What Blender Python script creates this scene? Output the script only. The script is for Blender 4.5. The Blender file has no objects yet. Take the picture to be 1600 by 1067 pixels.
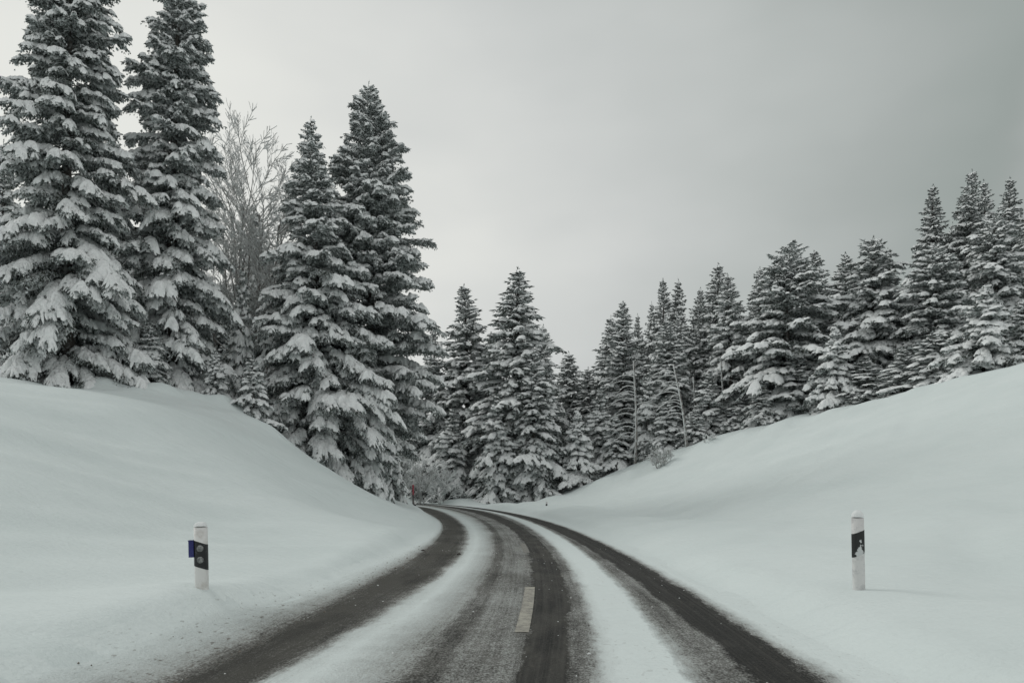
import bpy, math, random
import numpy as np
from math import radians as R_

# ------------------------------------------------------------------ camera, sky, light
SC = bpy.context.scene
COL = SC.collection
F, CX, YH, CH = 1200.0, 800.0, 765.0, 1.25      # focal length (px of the 1600 wide photo), horizon row, eye height


def P(px, py, d):
    """photo pixel + distance -> world point (camera looks along +y)"""
    return np.array([(px - CX) / F * d, d, CH - (py - YH) / F * d])


cam_d = bpy.data.cameras.new('camera')
cam_d.sensor_width = 36.0
cam_d.lens = 36.0 * F / 1600.0
cam_d.shift_y = (YH - 533.5) / 1600.0
cam_d.clip_start = 0.05
cam_d.clip_end = 3000
cam = bpy.data.objects.new('camera', cam_d)
cam.location = (0, 0, CH)
cam.rotation_euler = (R_(90), 0, 0)
COL.objects.link(cam)
SC.camera = cam

SC.view_settings.view_transform = 'Standard'
SC.view_settings.look = 'None'
SC.view_settings.exposure = 0.0
SC.view_settings.gamma = 1.0

W = bpy.data.worlds.new('World')
SC.world = W
W.use_nodes = True
wn, wl = W.node_tree.nodes, W.node_tree.links
wn.clear()
w_out = wn.new('ShaderNodeOutputWorld')
w_bg = wn.new('ShaderNodeBackground')
w_tc = wn.new('ShaderNodeTexCoord')
w_noise = wn.new('ShaderNodeTexNoise')
w_noise.inputs['Scale'].default_value = 2.6
w_noise.inputs['Detail'].default_value = 4
w_noise.inputs['Roughness'].default_value = 0.45
w_map = wn.new('ShaderNodeMapping')
w_map.inputs['Scale'].default_value = (1.0, 1.0, 2.2)
w_dot = wn.new('ShaderNodeVectorMath'); w_dot.operation = 'DOT_PRODUCT'
bright = np.array([-0.50, 0.86, 0.22]); bright /= np.linalg.norm(bright)
w_dot.inputs[1].default_value = tuple(bright)
w_add = wn.new('ShaderNodeMath'); w_add.operation = 'MULTIPLY_ADD'
w_add.inputs[1].default_value = 0.30
w_ramp = wn.new('ShaderNodeValToRGB')
cr = w_ramp.color_ramp
cr.interpolation = 'B_SPLINE'
stops = [(0.0, (.62, .63, .625)), (0.30, (.53, .545, .54)), (0.45, (.31, .345, .332)), (0.50, (.325, .365, .35)), (0.60, (.40, .43, .42)), (0.68, (.46, .492, .48)),
         (0.76, (.535, .56, .55)), (0.83, (.60, .62, .61)), (0.90, (.685, .70, .68)), (0.95, (.745, .755, .725)), (1.0, (.79, .80, .76))]
while len(cr.elements) < len(stops):
    cr.elements.new(0.5)
for e, (p_, c_) in zip(cr.elements, stops):
    e.position = p_; e.color = (*c_, 1)
wl.new(w_tc.outputs['Generated'], w_dot.inputs[0])
wl.new(w_tc.outputs['Generated'], w_map.inputs['Vector'])
wl.new(w_map.outputs[0], w_noise.inputs['Vector'])
w_sub = wn.new('ShaderNodeMath'); w_sub.operation = 'SUBTRACT'; w_sub.inputs[1].default_value = 0.5
wl.new(w_noise.outputs[0], w_sub.inputs[0])
wl.new(w_sub.outputs[0], w_add.inputs[0])
wl.new(w_dot.outputs['Value'], w_add.inputs[2])
wl.new(w_add.outputs[0], w_ramp.inputs[0])
wl.new(w_ramp.outputs[0], w_bg.inputs[0])
w_bg.inputs[1].default_value = 1.0
wl.new(w_bg.outputs[0], w_out.inputs[0])

sun_d = bpy.data.lights.new('sun', 'SUN')
sun_d.energy = 0.95
sun_d.angle = R_(30)
sun_d.color = (1.0, 0.98, 0.95)
sun = bpy.data.objects.new('sun', sun_d)
sun.rotation_euler = (R_(48), 0, R_(-62 - 180 + 90))
COL.objects.link(sun)
# light comes from the front-left, fairly high
from mathutils import Vector
sun.rotation_euler = Vector((0.80, -0.30, -0.62)).to_track_quat('-Z', 'Y').to_euler()
sun.location = (-30, 20, 40)


# ------------------------------------------------------------------ helpers
def tag(o, label=None, cat=None, group=None, kind=None):
    if label: o['label'] = label
    if cat: o['category'] = cat
    if group: o['group'] = group
    if kind: o['kind'] = kind
    return o


def mesh_np(name, V, faces, mats, smooth=False, midx=None):
    """faces: list of (n,k) int arrays (k may differ between arrays)"""
    me = bpy.data.meshes.new(name)
    V = np.asarray(V, dtype=np.float32)
    me.vertices.add(len(V))
    me.vertices.foreach_set('co', V.ravel())
    faces = [np.asarray(f, dtype=np.int32) for f in faces if len(f)]
    loops = np.concatenate([f.ravel() for f in faces])
    tot = np.concatenate([np.full(len(f), f.shape[1], dtype=np.int32) for f in faces])
    start = np.concatenate([[0], np.cumsum(tot)[:-1]]).astype(np.int32)
    me.loops.add(len(loops))
    me.loops.foreach_set('vertex_index', loops)
    me.polygons.add(len(tot))
    me.polygons.foreach_set('loop_start', start)
    me.polygons.foreach_set('loop_total', tot)
    if midx is not None:
        me.polygons.foreach_set('material_index', np.asarray(midx, dtype=np.int32))
    for m in mats:
        me.materials.append(m)
    me.update(calc_edges=True)
    me.polygons.foreach_set('use_smooth', np.full(len(tot), smooth, dtype=bool))
    return me


def obj(name, me, parent=None, loc=(0, 0, 0)):
    o = bpy.data.objects.new(name, me)
    o.location = loc
    COL.objects.link(o)
    if parent is not None:
        o.parent = parent
    return o


class MB:
    """small mesh collector"""
    def __init__(s):
        s.v = []; s.q = []; s.t = []; s.n = 0

    def add(s, V, q=None, t=None):
        V = np.asarray(V, float)
        s.v.append(V)
        if q is not None and len(q): s.q.append(np.asarray(q) + s.n)
        if t is not None and len(t): s.t.append(np.asarray(t) + s.n)
        s.n += len(V)

    def tube(s, pts, rad, k=6, cap=True):
        pts = np.asarray(pts, float); rad = np.broadcast_to(np.asarray(rad, float), (len(pts),))
        tan = np.gradient(pts, axis=0); tan /= np.linalg.norm(tan, axis=1)[:, None] + 1e-9
        ref = np.where(np.abs(tan[:, 2:3]) > .9, np.array([[1., 0, 0]]), np.array([[0., 0, 1]]))
        a = np.cross(tan, ref); a /= np.linalg.norm(a, axis=1)[:, None] + 1e-9
        b = np.cross(tan, a)
        th = np.arange(k) * 2 * math.pi / k
        V = pts[:, None] + rad[:, None, None] * (np.cos(th)[None, :, None] * a[:, None] + np.sin(th)[None, :, None] * b[:, None])
        n = len(pts)
        i = np.arange(n - 1)[:, None] * k; j = np.arange(k)[None]; j2 = (j + 1) % k
        q = np.stack([i + j, i + j2, i + k + j2, i + k + j], -1).reshape(-1, 4)
        t = []
        V = V.reshape(-1, 3)
        if cap:
            V = np.vstack([V, pts[0], pts[-1]])
            for jj in range(k):
                t.append([n * k, (jj + 1) % k, jj]); t.append([n * k + 1, (n - 1) * k + jj, (n - 1) * k + (jj + 1) % k])
        s.add(V, q, t)

    def box(s, x0, x1, y0, y1, z0, z1):
        V = [(x, y, z) for z in (z0, z1) for y in (y0, y1) for x in (x0, x1)]
        s.add(V, [(0, 2, 3, 1), (4, 5, 7, 6), (0, 1, 5, 4), (2, 6, 7, 3), (0, 4, 6, 2), (1, 3, 7, 5)])

    def build(s, name, mats, smooth=False):
        V = np.vstack(s.v)
        f = []
        if s.q: f.append(np.vstack(s.q))
        if s.t: f.append(np.vstack(s.t))
        return mesh_np(name, V, f, mats, smooth)


# ------------------------------------------------------------------ materials
def new_mat(name):
    m = bpy.data.materials.new(name); m.use_nodes = True
    nt = m.node_tree
    b = nt.nodes['Principled BSDF']
    return m, nt, nt.nodes, nt.links, b


def n_noise(N, L, vec, scale, detail=3, rough=.5, typ='ShaderNodeTexNoise'):
    n = N.new(typ); n.inputs['Scale'].default_value = scale
    n.inputs['Detail'].default_value = detail; n.inputs['Roughness'].default_value = rough
    if vec is not None: L.new(vec, n.inputs['Vector'])
    return n


def n_range(N, L, src, a, b, c=0., d=1., smooth=False):
    n = N.new('ShaderNodeMapRange')
    if smooth: n.interpolation_type = 'SMOOTHSTEP'
    L.new(src, n.inputs[0])
    for k, v in zip((1, 2, 3, 4), (a, b, c, d)): n.inputs[k].default_value = v
    return n.outputs[0]


def n_mix(N, L, fac, a, b):
    n = N.new('ShaderNodeMix'); n.data_type = 'RGBA'
    if isinstance(fac, float): n.inputs[0].default_value = fac
    else: L.new(fac, n.inputs[0])
    for s, v in ((n.inputs[6], a), (n.inputs[7], b)):
        if isinstance(v, tuple): s.default_value = (*v, 1)
        else: L.new(v, s)
    return n.outputs[2]


def n_math(N, L, op, a, b=None, c=None, clamp=False):
    n = N.new('ShaderNodeMath'); n.operation = op; n.use_clamp = clamp
    for s, v in zip(n.inputs, (a, b, c)):
        if v is None: continue
        if isinstance(v, (int, float)): s.default_value = v
        else: L.new(v, s)
    return n.outputs[0]


def plain(name, col, rough=.5, dirt=None, scale=12, lo=.5, hi=.6):
    m, nt, N, L, B = new_mat(name)
    tc = N.new('ShaderNodeTexCoord')
    if dirt:
        a = n_noise(N, L, tc.outputs['Object'], scale, 5, .7)
        L.new(n_mix(N, L, n_range(N, L, a.outputs[0], lo, hi), col, dirt), B.inputs['Base Color'])
    else: B.inputs['Base Color'].default_value = (*col, 1)
    B.inputs['Roughness'].default_value = rough
    return m


SNOW = (.70, .765, .755)


def snow_mat():
    m, nt, N, L, B = new_mat('snow')
    tc = N.new('ShaderNodeTexCoord'); ob = tc.outputs['Object']
    big = n_noise(N, L, ob, .35, 4, .55)
    col = n_mix(N, L, n_range(N, L, big.outputs[0], .3, .7), (.675, .745, .735), (.72, .785, .775))
    L.new(col, B.inputs['Base Color'])
    B.inputs['Roughness'].default_value = .75
    B.inputs['Specular IOR Level'].default_value = .25
    mp = N.new('ShaderNodeMapping'); mp.inputs['Scale'].default_value = (.6, 2.2, 1); mp.inputs['Rotation'].default_value = (0, 0, .5)
    L.new(ob, mp.inputs[0])
    f1 = n_noise(N, L, mp.outputs[0], 1.4, 5, .55)
    f2 = n_noise(N, L, ob, 22, 3, .6)
    f3 = n_noise(N, L, ob, 120, 2, .6)
    h = n_math(N, L, 'MULTIPLY_ADD', f1.outputs[0], .09, n_math(N, L, 'MULTIPLY_ADD', f2.outputs[0], .012, n_math(N, L, 'MULTIPLY', f3.outputs[0], .003)))
    bp = N.new('ShaderNodeBump'); bp.inputs['Strength'].default_value = .8; bp.inputs['Distance'].default_value = 1.0
    L.new(h, bp.inputs['Height']); L.new(bp.outputs[0], B.inputs['Normal'])
    return m


def tree_snow_mat():
    m, nt, N, L, B = new_mat('tree_snow')
    tc = N.new('ShaderNodeTexCoord'); ob = tc.outputs['Object']
    a = n_noise(N, L, ob, 9, 3, .6)
    col = n_mix(N, L, n_range(N, L, a.outputs[0], .35, .62), (.78, .81, .805), (.88, .90, .895))
    L.new(col, B.inputs['Base Color'])
    B.inputs['Roughness'].default_value = .8
    B.inputs['Specular IOR Level'].default_value = .2
    bp = N.new('ShaderNodeBump'); bp.inputs['Strength'].default_value = .7; bp.inputs['Distance'].default_value = .05
    b = n_noise(N, L, ob, 14, 4, .65)
    L.new(b.outputs[0], bp.inputs['Height']); L.new(bp.outputs[0], B.inputs['Normal'])
    return m


def foliage_mat(name='spruce_needles', dark=(.028, .036, .028), light=(.085, .098, .082), frost=.85):
    m, nt, N, L, B = new_mat(name)
    tc = N.new('ShaderNodeTexCoord'); ob = tc.outputs['Object']
    ge = N.new('ShaderNodeNewGeometry')
    a = n_noise(N, L, ob, 5, 3, .7)
    base = n_mix(N, L, n_range(N, L, a.outputs[0], .3, .7), dark, light)
    # powder snow clinging to single twigs
    p = n_noise(N, L, ob, 3.1, 4, .75)
    rnd = n_math(N, L, 'ADD', n_math(N, L, 'MULTIPLY', p.outputs[0], .7), n_math(N, L, 'MULTIPLY', ge.outputs['Random Per Island'], .45))
    fr = n_range(N, L, rnd, .44, .70, 0., frost)
    col = n_mix(N, L, fr, base, (.62, .66, .66))
    L.new(col, B.inputs['Base Color'])
    B.inputs['Roughness'].default_value = .75
    B.inputs['Specular IOR Level'].default_value = .15
    return m


def bark_mat(name='bark', c1=(.035, .030, .026), c2=(.10, .09, .08), frost=.35):
    m, nt, N, L, B = new_mat(name)
    tc = N.new('ShaderNodeTexCoord'); ob = tc.outputs['Object']
    mp = N.new('ShaderNodeMapping'); mp.inputs['Scale'].default_value = (1, 1, .25); L.new(ob, mp.inputs[0])
    a = n_noise(N, L, mp.outputs[0], 14, 5, .7)
    base = n_mix(N, L, n_range(N, L, a.outputs[0], .35, .65), c1, c2)
    p = n_noise(N, L, ob, 4, 4, .7)
    col = n_mix(N, L, n_range(N, L, p.outputs[0], .5, .6, 0., frost), base, (.6, .64, .64))
    L.new(col, B.inputs['Base Color'])
    B.inputs['Roughness'].default_value = .9
    bp = N.new('ShaderNodeBump'); bp.inputs['Strength'].default_value = .6; bp.inputs['Distance'].default_value = .03
    L.new(a.outputs[0], bp.inputs['Height']); L.new(bp.outputs[0], B.inputs['Normal'])
    return m


M_SNOW = snow_mat()
M_TSNOW = tree_snow_mat()
M_NEEDLE = foliage_mat()
M_NEEDLE_D = foliage_mat('dark_needles', (.022, .028, .022), (.065, .076, .064), .68)
M_BARK = bark_mat()
M_TWIG = bark_mat('frosted_twigs', (.13, .12, .11), (.30, .29, .275), .8)

# ------------------------------------------------------------------ road guide lines, read as (row, columns)
# columns: outer fringe, left track L/R, middle grey L, marking L, dark track L/R, grey R, right grey L, right dark L/R, fringe
ROWS = [
    (1060, [187, 289, 424, 645, 792, 806, 884, 937, 1093, 1177, 1282, 1306]),
    (950, [420, 510, 610, 732, 820, 837, 884, 917, 1002, 1052, 1120, 1136]),
    (865, [640, 659, 722, 776, 811, 826, 859, 875, 914, 930, 970, 977]),
    (830, [686, 693, 732, 769, 795, 804, 825, 837, 865, 872, 900, 905]),
    (810, [678, 683, 711, 745, 762, 767.5, 788, 799, 812, 816, 837, 841]),
    (800, [659, 664, 694, 719, 732, 737, 757, 766, 775, 778, 792, 795]),
    (795, [644, 649, 677, 698, 710, 715, 728, 736, 744, 747, 760, 762]),
]
U = np.array([-2.45, -1.98, -1.30, -.46, .13, .25, .57, .80, 1.38, 1.72, 2.19, 2.30])
rows = []
for y, xs in ROWS:
    d = CH * F / (y - YH)
    rows.append([d, (np.array(xs) - CX) / F * d])
G_d = np.array([r[0] for r in rows]); G_x = np.array([r[1] for r in rows])
# smooth each guide with a low-order polynomial in d (robust against reading error)
dd = np.concatenate([np.linspace(1.5, 50, 70)])
sm = []
for k in range(len(U)):
    w = np.ones(len(G_d))
    c = np.polyfit(G_d, G_x[:, k], 4, w=w)
    xx = np.polyval(c, dd)
    # linear before the first row
    x0 = np.polyval(c, 6.5); s0 = (np.polyval(c, 6.5) - np.polyval(c, 5.0)) / 1.5
    xx = np.where(dd < 6.5, x0 + (dd - 6.5) * s0, xx)
    sm.append(xx)
sm = np.array(sm).T                                   # (n, guides)
cen = np.stack([(sm[:, 4] + sm[:, 5]) / 2 - .12, dd], 1)
# the canonical centre line: extend behind the camera and on round the bend
dirs = np.gradient(cen, axis=0); dirs /= np.linalg.norm(dirs, axis=1)[:, None]
ang = math.atan2(dirs[-1, 1], dirs[-1, 0])
ext = []; exta = []
p = cen[-1].copy(); a = ang
for i in range(60):
    a += .9 / 95.0
    p = p + .9 * np.array([math.cos(a), math.sin(a)])
    ext.append(p.copy()); exta.append(a)
back = [cen[0] + dirs[0] * (-s) for s in np.linspace(40, 1.5, 14)]
CL = np.vstack([back, cen, ext])
seg_d = np.linalg.norm(np.diff(CL, axis=0), axis=1)
CLs = np.concatenate([[0], np.cumsum(seg_d)])


def lateral(x, y):
    """signed distance to the road's centre line (left negative) and arc position"""
    x = np.asarray(x, float).ravel(); y = np.asarray(y, float).ravel()
    best = np.full(len(x), 1e9); sg = np.zeros(len(x)); sp = np.zeros(len(x))
    for i in range(len(CL) - 1):
        a_, b_ = CL[i], CL[i + 1]
        ab = b_ - a_; l2 = ab @ ab
        t = np.clip(((x - a_[0]) * ab[0] + (y - a_[1]) * ab[1]) / l2, 0, 1)
        dx = x - (a_[0] + t * ab[0]); dy = y - (a_[1] + t * ab[1])
        dist = np.hypot(dx, dy)
        side = np.where(ab[0] * dy - ab[1] * dx > 0, -1., 1.)
        u = dist < best
        best = np.where(u, dist, best); sg = np.where(u, side, sg); sp = np.where(u, CLs[i] + t * math.sqrt(l2), sp)
    return best * sg, sp


# ------------------------------------------------------------------ terrain
CTRL = [
    # left bank
    (315, 911, 7.1), (100, 930, 7.5), (0, 915, 7.5), (480, 905, 9.5), (0, 840, 9), (0, 720, 12), (150, 780, 12), (0, 655, 16), (330, 800, 15),
    (0, 610, 21), (0, 600, 25), (170, 700, 18), (250, 650, 23), (450, 812, 16), (560, 812, 22), (420, 760, 20),
    (0, 596, 28), (100, 618, 28), (170, 610, 29), (250, 618, 29), (330, 636, 30), (385, 643, 30), (408, 668, 29.5), (430, 697, 28), (470, 722, 27),
    (520, 745, 27), (560, 766, 28), (600, 783, 31), (630, 791, 36), (645, 794, 42),
    # behind the left crest
    (0, 604, 40), (150, 616, 40), (250, 622, 40), (330, 640, 40), (400, 690, 38), (450, 722, 37), (500, 742, 36), (540, 757, 37), (580, 770, 38), (605, 778, 41),
    (480, 725, 44), (560, 745, 48), (600, 758, 50), (300, 600, 55), (0, 560, 60), (500, 700, 70), (580, 750, 75),
    # right bank
    (1341, 916, 7.7), (1600, 905, 8.5), (1600, 850, 11), (1450, 870, 10), (1200, 862, 11.5), (1600, 770, 16), (1600, 700, 21), (1600, 640, 28), (1600, 600, 34),
    (1300, 800, 17), (1150, 800, 22), (1050, 795, 30), (1400, 745, 22), (1400, 690, 30), (1200, 760, 30), (1300, 712, 33), (1300, 680, 42), (1200, 715, 42), (1100, 755, 40), (1100, 725, 52),
    (980, 780, 45), (920, 786, 50), (1000, 757, 57), (853, 798, 47),
    (1600, 572, 40), (1520, 590, 43), (1450, 607, 46), (1400, 620, 49), (1330, 643, 52), (1260, 660, 55), (1200, 673, 57), (1140, 682, 59), (1090, 695, 60), (1055, 718, 60), (1000, 735, 62), (940, 748, 64), (900, 762, 65), (860, 782, 64),
    (820, 789, 62), (780, 789.5, 62), (740, 788, 62), (700, 786, 62), (670, 781, 64), (640, 779, 66),
    # behind the right crest
    (1600, 572, 55), (1500, 595, 62), (1400, 622, 66), (1300, 652, 70), (1200, 680, 74), (1100, 705, 76), (1000, 738, 78), (900, 763, 80), (800, 783, 80), (700, 778, 84),
    (1600, 590, 110), (1200, 690, 120), (800, 765, 130), (400, 680, 130), (0, 600, 120),
]
pts = [P(*c) for c in CTRL]
for s in range(0, len(CL), 8):                                    # the road itself lies at zero
    for off in (-2.6, 0, 2.6):
        tdir = CL[min(s + 1, len(CL) - 1)] - CL[max(s - 1, 0)]; tdir = tdir / np.linalg.norm(tdir)
        nrm = np.array([tdir[1], -tdir[0]])
        q = CL[s] + nrm * off
        pts.append(np.array([q[0], q[1], 0.0 if abs(off) < 1 else .22]))
for y in (-40, -20, -5, 2):                                        # behind the camera
    for x, z in ((-6, .9), (-12, 2.6), (-20, 4.6), (-40, 6), (5, .5), (12, 1.6), (22, 4), (40, 8)):
        pts.append(np.array([x, y, z]))
for x, y, z in ((-90, 0, 8), (-90, 90, 9), (-60, 160, 9), (0, 200, 4), (80, 180, 10), (100, 60, 14), (100, -20, 12), (55, 40, 11), (70, 20, 12)):
    pts.append(np.array([x, y, z], float))
pts = np.array(pts)


def _phi(r2):
    return np.where(r2 > 1e-12, .5 * r2 * np.log(np.maximum(r2, 1e-12)), 0.)


SCL = 20.0
n = len(pts)
X = pts[:, :2] / SCL
r2 = ((X[:, None] - X[None]) ** 2).sum(-1)
A = _phi(r2) + np.eye(n) * 2e-3
Pm = np.hstack([np.ones((n, 1)), X])
K = np.block([[A, Pm], [Pm.T, np.zeros((3, 3))]])
sol = np.linalg.solve(K, np.concatenate([pts[:, 2], np.zeros(3)]))
rw, rp = sol[:n], sol[n:]

_rs = np.random.RandomState(5)
_grids = [_rs.rand(64, 64) for _ in range(4)]


def vnoise(x, y, k=0):
    g = _grids[k]
    xi = np.floor(x).astype(int); yi = np.floor(y).astype(int)
    fx = x - xi; fy = y - yi; fx = fx * fx * (3 - 2 * fx); fy = fy * fy * (3 - 2 * fy)
    a = g[xi % 64, yi % 64]; b = g[(xi + 1) % 64, yi % 64]; c = g[xi % 64, (yi + 1) % 64]; e = g[(xi + 1) % 64, (yi + 1) % 64]
    return (a * (1 - fx) + b * fx) * (1 - fy) + (c * (1 - fx) + e * fx) * fy - .5


MOUNDS = []      # (x, y, radius, height) snow humps, filled before the mesh is made


def hgt(x, y):
    x = np.asarray(x, float); shp = x.shape
    x = x.ravel(); y = np.asarray(y, float).ravel() * np.ones_like(x)
    z = rp[0] + rp[1] * x / SCL + rp[2] * y / SCL
    for i in range(n):
        z += rw[i] * _phi((x / SCL - X[i, 0]) ** 2 + (y / SCL - X[i, 1]) ** 2)
    lat, s = lateral(x, y)
    al = np.abs(lat)
    edge = np.where(lat < 0, 2.42, 2.55)
    out = al - edge
    S = 1 - (1 - np.clip(out / np.where(lat < 0, 1.25, 1.6), 0, 1)) ** 3
    lip = .045 * np.exp(-((out - .45) / .3) ** 2) * (1 + 1.6 * vnoise(s * 1.6, lat * 1.5, 1) + 1.2 * vnoise(s * 4.5, lat * 4, 2))
    z = np.maximum(z, .02) * S + np.where(out > 0, lip, 0)
    amp = np.clip((out - .2) / 3, 0, 1)
    # drifts
    q = x * .55 + y * .83; r = x * .83 - y * .55
    z += amp * (.30 * vnoise(q * .10, r * .22, 0) + .26 * vnoise(q * .12 + 7, r * .55, 1) + .10 * vnoise(q * .16, r * 1.7, 3) + .09 * vnoise(q * .5, r * 1.3, 2) + .028 * vnoise(x * 2.2, y * 1.5, 3))
    # long wind scarp crossing the right-hand slope
    sc = (y - (34 - .62 * (x - 14)))
    z += np.where(lat > 0, 1, 0) * .28 * np.clip(amp, 0, 1) * (np.tanh(sc / 1.1) * .5) * np.exp(-((x - 14) / 9) ** 2)
    z -= np.where(lat > 0, 1, 0) * .14 * amp * np.exp(-((al - 6.2) / 1.4) ** 2)
    for mx, my, mr, mh in MOUNDS:
        z += mh * np.exp(-((x - mx) ** 2 + (y - my) ** 2) / (mr * mr))
    return z.reshape(shp)


def hz(x, y):
    return float(hgt(np.array([x]), np.array([y]))[0])


# ------------------------------------------------------------------ spruce builder
def _n1(rng, x, per):
    """smooth 1-D noise in 0..1 at positions x, feature size per"""
    k = int(np.max(x) / per) + 4
    v = rng.rand(k)
    i = np.floor(x / per).astype(int); f = x / per - i; f = f * f * (3 - 2 * f)
    return v[i] * (1 - f) + v[i + 1] * f


def env(u):
    u = np.clip(u, 0, 1)
    return np.where(u < .35, (u / .35 + .02) ** .6, 1 - ((u - .35) / .65) ** 1.6 * .82)


def branch(L, a, b, rng, D, snow, hang, wk=1.):
    """one bough in its own frame (x outwards): kites (n,4,3), snow verts (m,3)+quads, spine points"""
    step, tl0, kw = D['step'], D['tl'], D['kw']
    bend = rng.uniform(-.10, .10) * L
    tipup = rng.uniform(.0, .10)

    def spine(u):
        return np.stack([L * u, bend * u * u, L * (a * u - b * u * u + tipup * u ** 4)], -1)

    def slope(u):
        return a - 2 * b * u + 4 * tipup * u ** 3
    wmax = min(.32 * L + .05, .85) * rng.uniform(.75, 1.2) * wk
    tl0 = tl0 * min(1, .45 + .55 * L)
    nT = max(3, int(L / step))
    us = np.concatenate([(np.arange(nT) + rng.rand(nT) * .8) / nT * .92 + .08] * 2)
    sg = np.concatenate([np.ones(nT), -np.ones(nT)])
    l = wmax * env(us) * rng.uniform(.65, 1.2, len(us)) + .05
    th = np.radians(68 - 34 * us) + rng.uniform(-.12, .12, len(us))
    dr = rng.uniform(.35, .95, len(us)) * hang
    m = np.maximum(1, (l / D['ts']).astype(int))
    idx = np.repeat(np.arange(len(us)), m)
    off = np.concatenate([[0], np.cumsum(m)[:-1]])
    s = (np.arange(len(idx)) - off[idx] + rng.rand(len(idx))) / m[idx]
    dx = np.cos(th[idx]); dy = sg[idx] * np.sin(th[idx]); li = l[idx]
    Q = spine(us[idx])
    Q = Q + np.stack([dx * li * s, dy * li * s, slope(us[idx]) * dx * li * s - dr[idx] * li * s * s], -1)
    tdir = np.stack([dx, dy, slope(us[idx]) * dx - 2 * dr[idx] * s], -1)
    # twiglets
    reps = D['reps']
    Q = np.repeat(Q, reps, 0); tdir = np.repeat(tdir, reps, 0); sr = np.repeat(s, reps)
    k = len(Q)
    side = np.stack([-tdir[:, 1], tdir[:, 0], np.zeros(k)], -1) * np.where(rng.rand(k) < .5, -1, 1)[:, None]
    down = rng.uniform(.15, 1.3, k) * hang
    dv = tdir * rng.uniform(.45, 1.0, k)[:, None] + side * rng.uniform(.1, .8, k)[:, None]
    dv[:, 2] -= down
    dv /= np.linalg.norm(dv, axis=1)[:, None]
    ll = tl0 * rng.uniform(.55, 1.25, k) * (1.05 - .4 * sr)
    # tip twigs of the bough itself
    nt = 5
    Qt = spine(np.full(nt, .97)); dt = np.stack([np.ones(nt), rng.uniform(-.5, .5, nt), np.full(nt, slope(1.) * .8) + rng.uniform(-.3, .1, nt)], -1)
    dt /= np.linalg.norm(dt, axis=1)[:, None]
    Q = np.vstack([Q, Qt]); dv = np.vstack([dv, dt]); ll = np.concatenate([ll, tl0 * rng.uniform(.8, 1.4, nt)])
    k = len(Q)
    rv = rng.normal(size=(k, 3)); wv = np.cross(dv, rv); wv /= np.linalg.norm(wv, axis=1)[:, None] + 1e-9
    wv *= (kw * rng.uniform(.6, 1.3, k))[:, None]
    T = dv * ll[:, None]
    kites = np.stack([Q - wv * .35, Q + T * .5 + wv, Q + T, Q + T * .45 - wv], 1)
    # snow pillow along the bough, then snow fingers along the side twigs
    sv = sq = None
    if snow > .02:
        nu = max(6, int(L / D['su'])); nv = D['sv']
        u0 = rng.uniform(.12, .4)
        uu = np.linspace(u0, 1.03, nu)
        fing = _n1(rng, uu * L, step * 1.15)
        msk = np.clip((_n1(rng, uu * L, D['mk'] + .08 * L) - (1 - snow) * .8 + .04) * 3.0, 0, 1) ** .5
        w = (wmax * env(uu) * D['pw'] + .05)
        vv = np.linspace(-1, 1, nv)
        fl = (.5 + .62 * _n1(rng, uu * L, step * 1.1)) * msk; fr = (.5 + .62 * _n1(rng, uu * L, step * 1.1)) * msk
        wl_ = np.where(vv[None] < 0, (w * fl)[:, None], (w * fr)[:, None])
        av = np.abs(vv)[None] * wl_
        yy = vv[None] * wl_
        xx = uu[:, None] * L + av * .55
        ue = np.clip(xx / L, 0, 1.15)
        zc = L * (a * ue - b * ue * ue + tipup * np.minimum(ue, 1.05) ** 4)
        edge = np.clip(np.minimum((uu - u0) / .12, (1.04 - uu) / .10), 0, 1)[:, None] ** .5
        T_ = (.07 + .13 * min(1, L / 2.2)) * D['sth'] * (.45 + .75 * snow)
        lump = .55 + .9 * _n1(rng, uu * L + 3, .28)[:, None] * (1 + .35 * rng.uniform(-1, 1, (nu, nv)))
        th_ = T_ * lump * (1 - vv[None] ** 2) ** .5 * msk[:, None] ** .7 * edge * np.clip(w[:, None] / .22, .35, 1)
        th_ = np.minimum(th_, .72 * (wl_.max(1) + .03)[:, None])
        zz = zc + .015 + th_ - .65 * hang * av * av / (w[:, None] + .05) - .02 * np.abs(vv)[None]
        bow = bend * ue * ue
        V = np.stack([xx, yy + bow, zz], -1)
        V += rng.normal(size=V.shape) * D['jit']
        keep = (msk[:-1] > .02) | (msk[1:] > .02)
        i = np.arange(nu - 1)[keep][:, None] * nv; j = np.arange(nv - 1)[None]
        sq = np.stack([i + j, i + j + 1, i + nv + j + 1, i + nv + j], -1).reshape(-1, 4)
        sv = V.reshape(-1, 3)
        pick = np.where((rng.rand(len(us)) < .32 + .62 * snow) & (us > .15))[0]
        if len(pick):
            na = 5
            ss = np.linspace(.02, 1.0, na)[None]
            lp = l[pick][:, None] * rng.uniform(.35, 1.0, (len(pick), 1)); tp = th[pick][:, None]; sp_ = sg[pick][:, None]
            lump2 = rng.uniform(.5, 1.35, (len(pick), na)) * np.array([.8, 1, 1.1, .95, .3])[None]
            P0 = spine(us[pick])[:, None]
            dxx = np.cos(tp) * lp * ss; dyy = sp_ * np.sin(tp) * lp * ss
            dzz = slope(us[pick])[:, None] * dxx - dr[pick][:, None] * lp * ss * ss
            C = P0 + np.stack([dxx, dyy, dzz + .01], -1)
            ww = D['fw'] * lump2 * (.6 + .6 * snow)
            cx_, cy_ = -np.sin(tp) * sp_, np.cos(tp)
            rowsV = []
            for q_, hgt_ in ((-1, -.45), (-.6, .85), (.6, .85), (1, -.45)):
                rowsV.append(C + np.stack([cx_ * ww * q_, cy_ * ww * q_, ww * (hgt_ + .15)], -1))
            FV = np.stack(rowsV, 2).reshape(-1, 3)
            nf = len(pick)
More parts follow.
